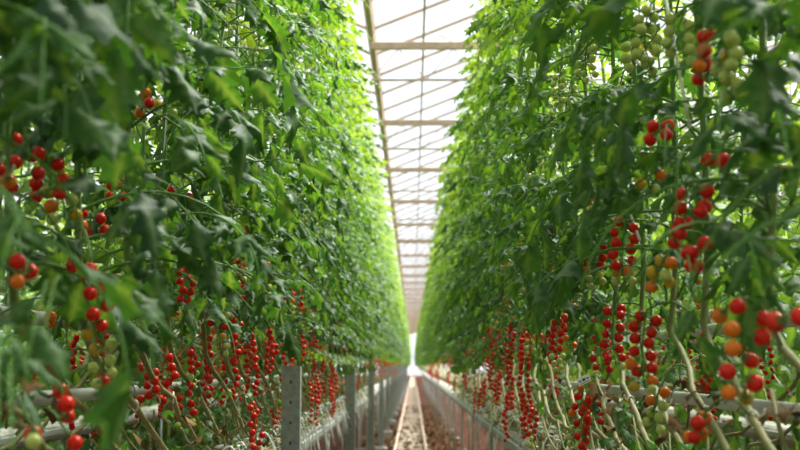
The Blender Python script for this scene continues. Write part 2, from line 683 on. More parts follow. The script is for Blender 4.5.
KINDS = {  # ripeness from the shoulder of the truss to its tip: 0 red 1 orange 2 turning 3 green
    'red': [0] * 12, 'redtip': [0, 0, 0, 0, 0, 0, 0, 1, 1, 2], 'mixed': [0, 0, 0, 0, 1, 2, 3, 3, 3, 3],
    'turning': [0, 1, 1, 2, 2, 3, 3, 3, 3], 'green': [3] * 11, 'gold': [1, 2, 2, 1, 3, 2], 'long': [0] * 16, 'few': [0, 0, 0, 1, 0],
}


def truss_layout(kind, r, length, start, hang):
    """rachis from start, arching to hang, then hanging down; returns rachis points and [(centre, ripeness, radius, stalk root)]"""
    seq = KINDS[kind] if isinstance(kind, str) else list(kind)
    n = len(seq)
    st, hg = np.array(start, float), np.array(hang, float)
    pts = []
    for i in range(5):
        s = i / 4
        p = st + (hg - st) * s
        p[2] += 0.03 * math.sin(PI * s) * min(1, np.linalg.norm(hg - st) / 0.08)
        pts.append(p)
    ca = r.uniform(-.25, .25)
    for i in range(1, 9):
        s = i / 8
        pts.append(hg + np.array([0.012 * math.sin(2.5 * s), ca * 0.12 * s * s, -length * s]))
    pts = np.array(pts)
    fr = []
    a0 = r.uniform(0, 6.28)
    for i, k in enumerate(seq):
        s = (i + 0.4) / n
        f = 4 + s * 8
        j = min(int(f), len(pts) - 2)
        root = pts[j] + (pts[j + 1] - pts[j]) * (f - j)
        a = a0 + PI * i + r.uniform(-.55, .55)
        rad = r.uniform(.0100, .0117) * (1.0 if s < .75 else .92) * (0.92 if k == 3 else 1)
        off = np.array([math.cos(a) * .75, math.sin(a), -r.uniform(.1, .5)])
        off /= np.linalg.norm(off)
        c = root + off * (rad + r.uniform(.006, .014))
        for (c2, _, r2, _, _) in fr:
            dd = c - c2
            L = np.linalg.norm(dd)
            if L < rad + r2:
                c = c + dd / (L + 1e-6) * (rad + r2 - L) + np.array([0, 0, -.004])
        fr.append((c, k, rad, root, -off))
    return pts, fr


def rachis_mb(mb, pts, fr, m=0, n=5):
    tube(mb, pts, np.linspace(.0026, .0014, len(pts)), n, m, np.full(len(pts), .7))
    for c, k, rad, root, ax in fr:
        tube(mb, [root, (root + c) / 2 + np.array([0, 0, .003]), c + ax * rad * .8], .0011, 4, m, np.full(3, .7), caps=False)


TR = {}
for kind in ('red', 'redtip', 'mixed', 'turning', 'green', 'long'):
    TR[kind] = []
    for s in range(3):
        r = random.Random(hash_seed := (len(kind) * 31 + s * 7 + ord(kind[0])))
        L = {'long': .205, 'red': .15, 'redtip': .14}.get(kind, .125) * r.uniform(.9, 1.1)
        pts, fr = truss_layout(kind, r, L, (0, 0, 0), (0.075, 0.0, 0.005))
        a = MB()
        rachis_mb(a, pts, fr)
        full = MB()
        rachis_mb(full, pts, fr, 4, 4)
        for c, k, rad, root, ax in fr:
            tomato_mb(full, c, rad, k, r, 8, 6, False, axis=ax)
        TR[kind].append((a.mesh('fruit_truss', [M_STEM]), full.mesh('fruit_truss', FRUIT_MATS + [M_STEM]), fr))
TRLABEL = {'red': 'truss of ripe red cherry tomatoes', 'long': 'long truss of ripe red cherry tomatoes', 'redtip': 'red truss with an orange tip',
           'mixed': 'truss ripening from red to green', 'turning': 'truss of orange and turning tomatoes', 'green': 'truss of unripe green tomatoes',
           'gold': 'truss of golden turning tomatoes', 'few': 'short truss of red tomatoes'}


def add_tomatoes(parent, fr, r):
    for c, k, rad, root, ax in fr:
        o = bpy.data.objects.new('tomato', TOM[k][r.randrange(2)])
        COL.objects.link(o)
        o.parent = parent
        o.location = c
        o.rotation_euler = Vector(ax).to_track_quat('Z', 'Y').to_euler()
        o.scale = (rad, rad, rad * r.uniform(.96, 1.06))


# --------------------------------------------------------------- the rows
XL, XR = -0.655, 0.600      # centre lines of the two gutters along the aisle
BASE_Z = 1.02               # top of the growing slabs
LAY = 0.80
TOP = {-1: 3.45, 1: 3.05}   # height of the growing tips above the slab
GEND = 150.0

# shared meshes for repeats
VAR = {-1: [], 1: []}
for side in (-1, 1):
    for s in range(7):
        r = random.Random(100 + s + side * 50)
        pts = stem_path(r, TOP[side] + r.uniform(-.2, .12), lean=(0.0 if side < 0 else -0.04) + r.uniform(-.04, .04), lay=LAY)
        a = MB()
        stem_mesh(a, pts)
        b = MB()
        foliage(b, r, pts, 2 if s < 4 else 1, 0.52, 0.052, thin=.22)
        if r.random() < .6:
            q = stem_at(pts, .5)
            leaf(b, r, (q[0], q[1], .42), r.uniform(-1.2, 1.2), .26, .2, 1)
        VAR[side].append((a.mesh('stem', [M_STEM]), b.mesh('foliage', [M_LEAF, M_STEM]), pts))
LOWVAR = {-1: [], 1: []}
for side in (-1, 1):
    for s in range(5):
        r = random.Random(300 + s + side * 50)
        pts = stem_path(r, TOP[side] + r.uniform(-.2, .12), lay=LAY)
        b = MB()
        foliage(b, r, pts, 1, 0.54, 0.058, Lmax=.34, thin=.18)
        LOWVAR[side].append((None, b.mesh('foliage', [M_LEAF, M_STEM]), pts))
FARVAR = {-1: [], 1: []}
for side in (-1, 1):
    for s in range(4):
        r = random.Random(500 + s + side * 50)
        b = MB()
        for k in range(5):
            pts = stem_path(r, TOP[side] + r.uniform(-.25, .1), lay=LAY)
            pts[:, 1] += (k - 2) * .4
            stem_mesh(b, pts, 4, m=1)
            foliage(b, r, pts, 1, 0.56, 0.12, Lmax=.42)
            for zz in ((.5,) if k == 2 else ()):
                q = stem_at(pts, zz)
                kk = 'red' if zz < .5 else 'mixed'
                for c, kc, rad, root, ax in TR[kk][r.randrange(3)][2]:
                    tomato_mb(b, np.array(c) + (q[0], q[1], zz), rad, 2 + kc, r, 6, 4, False)
        FARVAR[side].append(b.mesh('tomato_plant', [M_LEAF, M_STEM] + FRUIT_MATS))

cube_mb = MB()
box(cube_mb, (-.05, -.05, 0), (.05, .05, .075), 0, .006)
CUBE = cube_mb.mesh('growing_block', [M_CUBE], False)

# clip ring that holds a stem
cl = MB()
ring = [(0.016 * math.cos(a), 0, 0.016 * math.sin(a)) for a in np.linspace(0, 2 * PI * .92, 12)]
tube(cl, ring, .0034, 6)
tube(cl, [(0.016, 0, 0), (0.030, 0.002, .010), (0.034, .002, .022)], .0026, 5)
CLIP = cl.mesh('stem_clip', [M_CLIP])

PLANTS = {-1: [], 1: []}


def feature(side, i, yv):
    if yv < 2.2:
        return 'with big leaves close by'
    if yv < 4.2:
        return 'with ripe trusses'
    if yv < 9:
        return 'with red trusses'
    if yv < 20:
        return 'in the leafy wall'
    return 'small in the distance'


# leaves that stand out in the photograph: (px, py of the leaf base, x plane, azimuth world, length, tone)
HERO = {-1: [(45, 285, -.44, -1.2, .28, .2), (90, 275, -.47, -1.0, .28, .2), (12, 350, -.43, -1.3, .28, .18), (5, 290, -.44, -1.4, .28, .2), (40, 20, -.43, -1.2, .3, .3), (95, 60, -.45, -1.0, .28, .22), (140, 20, -.46, -1.0, .28, .4), (70, 60, -.44, -1.4, .30, .22), (100, -15, -.45, -1.0, .32, .50), (60, 280, -.43, -1.3, .28, .2), (8, 60, -.42, -1.5, .30, .25),
             (150, 120, -.47, -.9, .26, .25), (20, 330, -.42, -1.5, .28, .18), (232, 70, -.47, -.6, .27, .32), (118, 200, -.46, -1.2, .26, .2),
             (215, 150, -.46, -.9, .26, .22), (180, 215, -.46, -.5, .27, .2), (30, 215, -.43, -1.3, .25, .22), (215, 285, -.5, -.6, .22, .18), (244, 330, -.52, -.9, .12, .16)],
        1: [(735, 100, .44, -2.0, .28, .28), (672, 130, .44, -1.9, .25, .26), (690, 255, .44, -1.9, .28, .18), (785, 190, .43, -1.7, .28, .2),
            (640, 190, .45, -2.3, .20, .22), (590, 200, .46, -2.4, .22, .22), (620, 90, .46, -2.1, .24, .3), (770, 120, .43, -1.8, .24, .24),
            (730, 230, .44, -1.7, .24, .22), (540, 215, .46, -2.4, .24, .24), (705, 150, .44, -2.2, .24, .28), (655, 150, .45, -2.4, .22, .24)]}
HERO_W = {-1: [], 1: []}
for sd in (-1, 1):
    for (px, py, X, az, L, age) in HERO[sd]:
        HERO_W[sd].append((on_row(px, py, X), az, L, age))

ROW_DY = 0.37
for side, X in ((-1, XL), (1, XR)):
    sn = 'left' if side < 0 else 'right'
    rot = 0.0 if side < 0 else PI
    yv = 0.98 if side < 0 else 1.12          # y of the upright stem
    i = 0
    while yv < 36:
        i += 1
        r = random.Random(1000 * (side + 2) + i)
        x = X + r.uniform(-.02, .02)
        sy = (LAY + .08) * (1 if side < 0 else -1)      # the rooted base lies on along the row from the upright stem
        base = (x, yv + sy, BASE_Z)
        near = yv < 5.2
        e = obj('tomato_plant', None, None, base, rot, f'{ordinal(i)} plant from the near end of the {sn} row, {feature(side, i, yv)}',
                'plant', f'tomato plants along the {sn} side of the aisle')
        vi = r.randrange(4) if yv < 9 else r.randrange(7)
        if yv < 12:
            st, fo, pts = VAR[side][vi]
        else:
            st, _, pts = VAR[side][vi]
            fo = LOWVAR[side][r.randrange(5)][1]
        obj('stem', st, e)
        if yv > 5.4:
            obj('foliage', fo, e)
        if yv < 10:
            obj('growing_block', CUBE, e)
        PLANTS[side].append(dict(e=e, pts=pts, y=yv, base=Vector(base), rot=rot, i=i))
        if yv < 6:
            for zz in (rnd.uniform(.44, .5), rnd.uniform(.6, .75)):
                q = stem_at(pts, zz)
                obj('stem_clip', CLIP, e, (q[0], q[1], zz), r.uniform(0, 6), scale=(.7, .7, .7))
            q = pts[6]
            obj('stem_clip', CLIP, e, q, r.uniform(0, 3), scale=(.7, .7, .7))
        # trusses of its own; the ones placed from the photograph come later
        if yv > 3.1:
            spots = [(r.uniform(.22, .34), r.choice(['long', 'red', 'redtip'])), (r.uniform(.42, .55), r.choice(['red', 'redtip', 'mixed'])),
                     (r.uniform(.58, .76), r.choice(['redtip', 'mixed', 'turning'])), (r.uniform(.85, 1.0), r.choice(['turning', 'green'])), (r.uniform(1.15, 1.4), 'green')]
            if r.random() < (.45 if yv > 5.6 else .7):
                spots = spots[1:]
            if yv > 9:
                spots = spots[:2]
                if r.random() < .4:
                    spots = []
            elif yv > 5.2 and r.random() < .3:
                spots = spots[:-1]
            for zz, kind in spots:
                if zz < .36:
                    # hangs from the slanting, leafless stretch of stem
                    j = int(np.clip(np.interp(zz, pts[2:11, 2], np.arange(2, 11)), 2, 10))
                    j = r.randrange(4, 11) if zz < pts[4][2] else j
                    q = pts[j]
                else:
                    q = stem_at(pts, zz)
                m1, m2, fr = TR[kind][r.randrange(3)]
                t = obj('fruit_truss', m1 if near else m2, e, (q[0], q[1], q[2] if zz < .36 else zz), r.uniform(-.8, .8), TRLABEL[kind])
                if near:
                    add_tomatoes(t, fr, r)
        yv += ROW_DY * r.uniform(.93, 1.07)
    # the far end of the row
    yv += .3
    j = i
    while yv < GEND - 2:
        j += 1
        r = random.Random(4000 * (side + 2) + j)
        o = obj('tomato_plant', FARVAR[side][r.randrange(4)], None, (X, yv, BASE_Z), rot,
                f'tiny distant tomato plant near the far end of the {sn} row', 'plant', f'distant tomato plants of the {sn} row')
        yv += 2.0

# ------------------------------------------- trusses placed from the photo
PH = [  # px, py of the topmost fruit, x plane, length in px, ripeness
    (750, 318, .45, 92, (0, 1, 0, 1, 0, 0, 0, 1, 2)), (737, 308, .46, 14, (0, 1)), (796, 318, .45, 12, (0, 0)),
    (647, 316, .46, 80, (0, 0, 0, 0, 0, 0, 1, 0, 1, 2, 3)), (616, 308, .47, 62, (0, 0, 0, 0, 0, 0, 0, 0, 0, 0, 0, 3)),
    (627, 222, .46, 66, (0, 0, 0, 0, 0, 0, 0, 1, 2, 3, 3)), (598, 248, .47, 45, (0, 0, 0, 0, 0, 0, 3, 3, 3, 3)), (667, 262, .45, 26, (2, 1, 2, 3, 1, 2)),
    (697, 192, .45, 30, (0, 0, 0, 0, 0, 0)), (686, 226, .45, 20, (0, 0, 0, 0)), (702, 245, .44, 30, (0, 0, 0, 0, 0)),
    (710, 36, .45, 40, (0, 0, 1, 0, 0, 1, 0)), (736, 38, .45, 55, (3, 3, 2, 3, 3, 3, 3, 3, 3, 3)), (665, 124, .46, 22, (0, 0, 0, 0)),
    (655, 174, .46, 22, (1, 2, 3)), (650, 12, .46, 60, (3,) * 12), (684, 20, .46, 40, (3,) * 8), (640, 45, .46, 30, (3,) * 6), (590, 40, .46, 40, (3,) * 9), (562, 70, .46, 40, (3,) * 9),
    (560, 318, .48, 55, (0, 0, 0, 0, 0, 0, 3, 3, 3, 3)), (505, 303, .48, 50, (2, 3, 3, 0, 0, 3, 3)), (512, 320, .48, 90, (0,) * 16), (527, 338, .48, 70, (0,) * 13),
    (466, 350, .48, 42, (0,) * 14), (478, 388, .48, 26, (0,) * 9), (492, 330, .48, 60, (0,) * 12), (585, 385, .48, 50, (1, 1, 0, 0, 1, 1, 0, 3)), (578, 425, .48, 30, (3, 3, 3, 3)),
    (705, 421, .47, 22, (1, 0, 1, 0, 1)), (660, 395, .50, 40, (1, 3, 3, 3, 3)), (596, 400, .52, 30, (0, 0, 0, 0, 0, 0)), (720, 160, .46, 12, (0, 0)), (535, 410, .48, 40, (0, 0, 0, 0, 0, 3, 3)),
    # left side
    (24, 140, -0.61, 58, (0, 0, 0, 0, 0)), (45, 158, -0.60, 50, (0, 0, 0, 0, 0, 0, 0)), (56, 192, -0.62, 34, (2, 3, 1, 2, 3)), (88, 216, -0.64, 22, (0, 0, 1, 0, 0)), (112, 184, -0.65, 22, (0, 0, 0)),
    (72, 264, -0.54, 10, (0, 0)), (92, 274, -0.54, 60, (0, 0, 0, 0, 0, 0)), (97, 335, -0.55, 55, (2, 3, 2, 3, 3, 3, 3)), (58, 390, -0.52, 40, (0, 0, 0)), (30, 432, -0.51, 22, (0, 3)), (66, 440, -0.52, 12, (0,)),
    (100, 378, -0.57, 22, (0, 0, 0, 0)), (182, 268, -0.59, 36, (0,) * 9), (162, 100, -0.59, 22, (3, 2, 3, 3)), (140, 96, -0.59, 22, (1, 0, 1)), (228, 8, -0.60, 34, (3,) * 10), (252, 25, -0.60, 34, (3,) * 8),
    (205, 336, -0.62, 66, (0,) * 14), (228, 344, -0.62, 60, (0,) * 12), (165, 358, -0.62, 40, (0,) * 11), (148, 368, -0.62, 34, (0,) * 9), (190, 350, -0.62, 44, (0, 0, 0, 0, 3, 3, 3, 3)), (182, 385, -0.62, 48, (0, 0, 0, 0, 0, 3, 3)),
    (240, 262, -0.60, 26, (0, 0, 0, 0, 1)), (312, 330, -0.60, 50, (0,) * 13), (330, 345, -0.60, 50, (0,) * 13), (300, 298, -0.60, 40, (0, 0, 0, 2, 3, 3)), (275, 410, -0.59, 20, (0, 0, 0, 0)), (318, 372, -0.60, 30, (0,) * 7),
    (46, 318, -0.80, 10, (1, 1)), (190, 208, -0.58, 10, (0, 0, 1)), (175, 190, -0.59, 10, (0, 0)), (270, 330, -0.60, 40, (0,) * 8), (250, 350, -0.60, 45, (0,) * 9), (20, 262, -0.55, 30, (0, 0, 1)), (2, 170, -0.61, 24, (0, 1)),
]
HEROFRUIT = []
for n, (px, py, X, lpx, seq) in enumerate(PH):
    r = random.Random(9000 + n)
    seq = list(seq)
    side = -1 if X < 0 else 1
    P = on_row(px, py, X)
    P.z += .012
    depth = (P - Vector((0, 0, CAM_Z))).dot(FWD)
    L = max(.02, lpx * depth / F_PX)
    if depth > 2.2 and L / .0108 > len(seq):
        k = int(L / .0108)
        seq = [seq[int(i * len(seq) / k)] for i in range(k)]
    best, bd = None, 9e9
    for pl in PLANTS[side]:
        loc = Matrix.Rotation(-pl['rot'], 3, 'Z') @ (P - pl['base'])
        a = np.array((loc.x, loc.y, loc.z))
        dd = np.linalg.norm(pl['pts'] - a, axis=1) + np.where(pl['pts'][:, 2] < a[2] - .05, .05, 0)
        k = int(np.argmin(dd))
        if dd[k] < bd:
            bd, best = dd[k], (pl, pl['pts'][k], a)
    pl, sp, hang = best
    pts, fr = truss_layout(seq, r, L, sp, hang)
    pts, mid = pts - sp, sp
    fr = [(c - mid, k, rad * (1.08 if depth < 2.6 else 1.0), root - mid, ax) for c, k, rad, root, ax in fr]
    mb = MB()
    rachis_mb(mb, pts, fr)
    c = np.mean(seq)
    lab = 'ripe red cherry tomato truss' if c < .25 else 'unripe green tomato truss' if c > 2.6 else 'truss of red, orange and green tomatoes'
    t = obj('fruit_truss', mb.mesh('fruit_truss', [M_STEM]), pl['e'], mid, 0, lab)
    add_tomatoes(t, fr, r)
    Rm = Matrix.Rotation(pl['rot'], 3, 'Z')
    for c_, k_, rad_, _, _ in fr:
        HEROFRUIT.append((*(pl['base'] + Rm @ Vector(c_ + mid) - Vector((0, 0, CAM_Z))), rad_))
HF = np.array(HEROFRUIT)
HD = HF[:, :3] @ np.array(FWD)
HU = HF[:, :3] @ np.array(RGT) / HD * F_PX
HV = HF[:, :3] @ np.array(UPV) / HD * F_PX
HR = HF[:, 3] / HD * F_PX

# leaves of the close plants, thinned where growers picked them off around the ripe trusses
for side in (-1, 1):
    for pl in PLANTS[side]:
        if pl['y'] > 5.4:
            break
        r = random.Random(6000 + pl['i'] * 2 + side)
        Rm = np.array(Matrix.Rotation(pl['rot'], 3, 'Z'))
        off = np.array(pl['base']) - np.array((0, 0, CAM_Z))

        def reject(p1, p2, p3, sc):
            for p in (p1, p2, p3):
                w = Rm @ p + off
                d = w @ np.array(FWD)
                if d < (1.12 if side < 0 else 1.34):
                    return True
                u, v = w @ np.array(RGT) / d * F_PX, w @ np.array(UPV) / d * F_PX
                m = (HD > d - .02) & (np.hypot(HU - u, HV - v) < HR + .016 / d * F_PX)
                if m.any() and r.random() < .8:
                    return True
            return False
        ex = []
        for (P, az, L, age) in HERO_W[side]:
            if abs(P.y - pl['y']) <= ROW_DY / 2:
                loc = Matrix.Rotation(-pl['rot'], 3, 'Z') @ (P - pl['base'])
                ex.append(((loc.x, loc.y, loc.z), az - pl['rot'], L, age, .1, 1.5))
        b = MB()
        foliage(b, r, pl['pts'], 2, .50, .047, Lmax=(.40 if pl['y'] < 2.6 else .36), extra=ex, reject=reject, thin=.5 if side > 0 else .15, width=float(np.interp(pl['y'], [1.5, 2.4, 4], [1.3, 1.15, 1.0])))
        obj('foliage', b.mesh('foliage', [M_LEAF, M_STEM]), pl['e'])

# ------------------------------------------------- rows behind (uncounted)
back = MB()
bp, bq = [], []
for s in range(7):
    r = random.Random(700 + s)
    pts = stem_path(r, 2.55 + r.uniform(-.25, .1), lay=.6)
    b = MB()
    stem_mesh(b, pts, 4, m=1)
    foliage(b, r, pts, 1, 0.30, 0.062, Lmax=.38, thin=.9)
    for zz in (.30, .45, .62, .85):
        q = stem_at(pts, zz)
        kk = 'red' if zz < .5 else 'mixed' if zz < .7 else 'green'
        for c, kc, rad, root, ax in TR[kk][r.randrange(3)][2]:
            tomato_mb(b, np.array(c) + (q[0], q[1], zz), rad, 2 + kc, r, 6, 4, False)
    bp.append(b)
for s in range(3):
    r = random.Random(760 + s)
    pts = stem_path(r, 2.3, lay=.6)
    b = MB()
    foliage(b, r, pts, 0, 0.36, 0.045, Lmax=.5)
    for k in range(80):  # leaves down to the ground, added to shade the floor between outer rows
        leaf(b, r, (r.uniform(-.1, .1), r.uniform(-.25, .25), r.uniform(-.85, .45)), r.uniform(0, 6.28), .42, .15, 0)
    bq.append(b)
r = random.Random(77)
for X, rot, y0, y1, dy, src in ((XL - .34, PI, 1.4, 14, .42, bp), (XR + .34, 0, 1.4, 14, .42, bp), (XL - 1.28, 0, 2.0, 16, .5, bp), (XR + 1.28, PI, 2.0, 16, .5, bp),
                                (XL - 2.0, PI, 0, 22, .6, bq), (XR + 2.0, 0, 0, 22, .6, bq), (XL - 2.9, PI, 0, 26, .5, bq), (XR + 2.9, 0, 0, 26, .5, bq),
                                (XL - 4.3, PI, 0, 34, .6, bq), (XR + 4.3, 0, 0, 34, .6, bq), (XL - 6, PI, 0, 44, .7, bq), (XR + 6, 0, 0, 44, .7, bq), (XL - .1, 0, -5, -.5, .5, bq), (XR + .1, PI, -5, -.5, .5, bq), (XL - 1.3, 0, -4.5, 1.2, .5, bq), (XR + 1.3, PI, -4.5, 1.2, .5, bq)):  # rows starting behind the camera are unseen, added to block light from there
    y = y0
    while y < y1:
        M = Matrix.Translation((X + r.uniform(-.04, .04), y, BASE_Z)) @ Matrix.Rotation(rot + r.uniform(-.3, .3), 4, 'Z')
        back.merge(src[r.randrange(len(src))], np.array(M))
        y += dy * r.uniform(.85, 1.15)
obj('tomato_plants', back.mesh('tomato_plants', [M_LEAF, M_STEM] + FRUIT_MATS), label='mass of tomato plants in the rows behind the two aisle rows',
    cat='plants', kind='stuff')

# -------------------------------------------------------------- structure
fl = MB()
box(fl, (-60, -40, -.1), (60, GEND + 30, 0))
obj('floor', fl.mesh('floor', [M_FLOOR], False), kind='structure')

GX0 = -0.50                    # roof gutter line on the column row
GZ = CAM_Z + 3.98
RISE = 0.80
BAY = 4.0
gl = MB()
for b in (-3, -2, -1, 0, 1, 2):
    x0 = GX0 + b * BAY
    for (xa, za, xb, zb) in ((x0, GZ, x0 + BAY / 2, GZ + RISE), (x0 + BAY / 2, GZ + RISE, x0 + BAY, GZ)):
        v = [(xa, -6, za), (xb, -6, zb), (xb, GEND, zb), (xa, GEND, za)]
        gl.add(v, [(0, 1, 2, 3)])
ceil = obj('ceiling', gl.mesh('ceiling', [M_GLASS], False), kind='structure')
bars = MB()
for b in (-1, 0, 1):
    x0 = GX0 + b * BAY
    y = -1.0
    while y < GEND:
        for (xa, za, xb, zb) in ((x0, GZ, x0 + BAY / 2, GZ + RISE), (x0 + BAY, GZ, x0 + BAY / 2, GZ + RISE)):
            dz = .03
            v = []
            for (x, z) in ((xa, za), (xb, zb)):
                v += [(x, y - .012, z - dz), (x, y + .012, z - dz), (x, y + .012, z + .012), (x, y - .012, z + .012)]
            bars.add(v, [(0, 1, 5, 4), (1, 2, 6, 5), (2, 3, 7, 6), (3, 0, 4, 7)])
        y += 1.1
obj('glazing_bars', bars.mesh('glazing_bars', [M_ALU], False), ceil)
rg = MB()
for b in (-1, 0, 1):
    x0 = GX0 + b * BAY + BAY / 2
    box(rg, (x0 - .03, -2, GZ + RISE - .05), (x0 + .03, GEND, GZ + RISE + .02))
obj('ridge', rg.mesh('ridge', [M_ALU], False), ceil)
gg = MB()
for b in (-1, 0, 1, 2):
    x0 = GX0 + b * BAY
    v = []
    prof = [(-.06, .05), (-.03, -.05), (.03, -.05), (.06, .05), (.05, .05), (.02, -.035), (-.02, -.035), (-.05, .05)]
    for y in (-2, GEND):
        v += [(x0 + a, y, GZ + c - .02) for a, c in prof]
    k = len(prof)
    gg.add(v, [(i, (i + 1) % k, k + (i + 1) % k, k + i) for i in range(k)])
obj('roof_gutter', gg.mesh('roof_gutter', [M_ALU], False), ceil)

# end wall: hazy glass with mullions, low white plinth
ew = MB()
ew.add([(-12, GEND, 0.0), (12, GEND, 0.0), (12, GEND, GZ + RISE), (-12, GEND, GZ + RISE)], [(0, 1, 2, 3)])
wb = obj('wall_back', ew.mesh('wall_back', [M_GLASS], False), kind='structure')
mf = MB()
for k in range(-8, 9):
    box(mf, (k * 1.0 - .03 - .03, GEND - .06, 0), (k * 1.0 + .03 - .03, GEND - .01, GZ + RISE))
for z in (.5, 2.6, 5.0):
    box(mf, (-9, GEND - .07, z - .04), (9, GEND - .02, z + .04))
obj('wall_frame', mf.mesh('wall_frame', [M_ALU], False), wb)

# columns
COLS = [4.66 + 4.4 * k for k in range(-1, 21)]
cm = MB()
H0 = 1.37
prof = [(-.037, -.03), (.037, -.03), (.037, .03), (.030, .03), (.030, -.022), (-.030, -.022), (-.030, .03), (-.037, .03)]
k = len(prof)
v = [(a, b, 0) for a, b in prof] + [(a, b, H0) for a, b in prof]
cm.add(v, [(i, (i + 1) % k, k + (i + 1) % k, k + i) for i in range(k)])
POST = cm.mesh('shaft', [M_STEEL], False)
cf = MB()
box(cf, (-.09, -.09, 0), (.09, .09, .14), 0, .01)
FOOT = cf.mesh('footing', [M_BARK], False)
hm = MB()
for z in np.arange(.9, 1.34, .08):
    box(hm, (-.004, -.0335, z), (.004, -.0298, z + .012))
HOLES = hm.mesh('slot', [M_INK], False)
for n, y in enumerate([c for c in COLS if c > 3]):
    far = n > 7
    e = obj('steel_post', None, None, (GX0 + .012, y, 0), 0,
            f'{ordinal(n + 1)} grey steel post from the near end of the left row' if not far
            else f'grey steel post far down the left row, {ordinal(n + 1)} along', 'post', 'steel posts along the left row')
    obj('shaft', POST, e)
    obj('footing', FOOT, e)
    if n < 3:
        obj('slot', HOLES, e)

# lattice trusses across the roof bay
for n, y in enumerate([c for c in COLS if c > 8]):
    e = obj('roof_truss', None, None, (GX0, y, GZ - .16), 0, f'{ordinal(n + 1)} pale lattice truss under the glass roof, counted from the near end',
            'truss', 'lattice trusses under the roof')
    a = MB()
    box(a, (0, -.03, -.045), (BAY, .03, .045), 0, .006)
    obj('top_chord', a.mesh('top_chord', [M_ALU], False), e) if n == 0 else obj('top_chord', bpy.data.meshes['top_chord'], e)
    if n == 0:
        a = MB()
        tube(a, [(0, 0, -.42), (BAY, 0, -.42)], .017, 8)
        a.mesh('bottom_chord', [M_ALU])
        a = MB()
        w = .33
        x, up = 0.0, False
        while x + w <= BAY + .01:
            tube(a, [(x, 0, -.04 if up else -.42), (x + w, 0, -.42 if up else -.04)], .007, 5)
            x += w
            up = not up
        a.mesh('web', [M_ALU])
    obj('bottom_chord', bpy.data.meshes['bottom_chord'], e)
    obj('web', bpy.data.meshes['web'], e)

# long pipe that rests on the trusses, and wind bracing wires
a = MB()
tube(a, [(.13, -1, GZ - .09), (.13, GEND - .1, GZ - .09)], .014, 8)
obj('overhead_pipe', a.mesh('overhead_pipe', [M_ALU]), label='long thin overhead pipe running along the aisle on top of the roof trusses', cat='pipe')
for n in range(5):
    y0 = COLS[3 + n * 2]
    a = MB()
    tube(a, [(.3, y0, GZ - .02), (2.9, y0 + 4.4, GZ - .02)], .008, 5)
    obj('brace_rod', a.mesh('brace_rod', [M_ALU]), label=f'{ordinal(2 * n + 1)} slanting brace rod under the glass roof from the near end', cat='brace', group='roof brace rods')
    a = MB()
    tube(a, [(2.9, y0, GZ - .05), (.3, y0 + 4.4, GZ - .05)], .008, 5)
    obj('brace_rod', a.mesh('brace_rod', [M_ALU]), label=f'{ordinal(2 * n + 2)} slanting brace rod under the glass roof from the near end', cat='brace', group='roof brace rods')

# crop wires and the twines that hang from them
WZ = {-1: BASE_Z + TOP[-1] + .12, 1: BASE_Z + TOP[1] + .12}
for side, X in ((-1, XL), (1, XR)):
    sn = 'left' if side < 0 else 'right'
    a = MB()
    tube(a, [(X, -1, WZ[side]), (X, GEND, WZ[side])], .003, 5)
    obj('crop_wire', a.mesh('crop_wire', [M_STEEL]), label=f'thin steel crop wire above the {sn} row of plants', cat='wire')
    r = random.Random(31 + side)
    for n, pl in enumerate(PLANTS[side]):
        if pl['y'] > 14:
            break
        a = MB()
        q0 = stem_at(pl['pts'], .5)
        Rm = Matrix.Rotation(pl['rot'], 3, 'Z')
        p0 = pl['base'] + Rm @ Vector(q0)
        qm = pl['base'] + Rm @ Vector(stem_at(pl['pts'], 1.6))
        inn = -side * .012
        pts = []
        for s in np.linspace(0, 1, 18):
            z = p0.z + (WZ[side] - p0.z) * s
            c = pl['base'] + Rm @ Vector(stem_at(pl['pts'], z - BASE_Z))
            wob = .011
            pts.append((c.x * (1 - s ** 4) + X * s ** 4 + wob * math.cos(14 * s * PI), c.y + wob * math.sin(14 * s * PI), z))
        tube(a, pts, .0016, 4)
        obj('support_twine', a.mesh('support_twine', [M_TWINE]), label=f'white twine holding up the {ordinal(pl["i"])} plant of the {sn} aisle row', cat='twine',
            group=f'support twines of the {sn} row')

# loose slanting twines the photograph shows in front of the leaves
for k, (p0, p1, X, lab) in enumerate([((664, -10), (690, 128), .45, 'pale twine slanting in front of the leaves beside the highest red truss'),
                                      ((600, 130), (640, 240), .46, 'pale twine crossing the right leaves above the red and green truss')]):
    A, B = on_row(*p0, X), on_row(*p1, X + .02)
    a = MB()
    tube(a, [A, A.lerp(B, .5) + Vector((0, 0, -.004)), B], .0032, 6)
    obj('support_twine', a.mesh('support_twine', [M_TWINE]), label=lab, cat='twine', group='support twines of the right row')

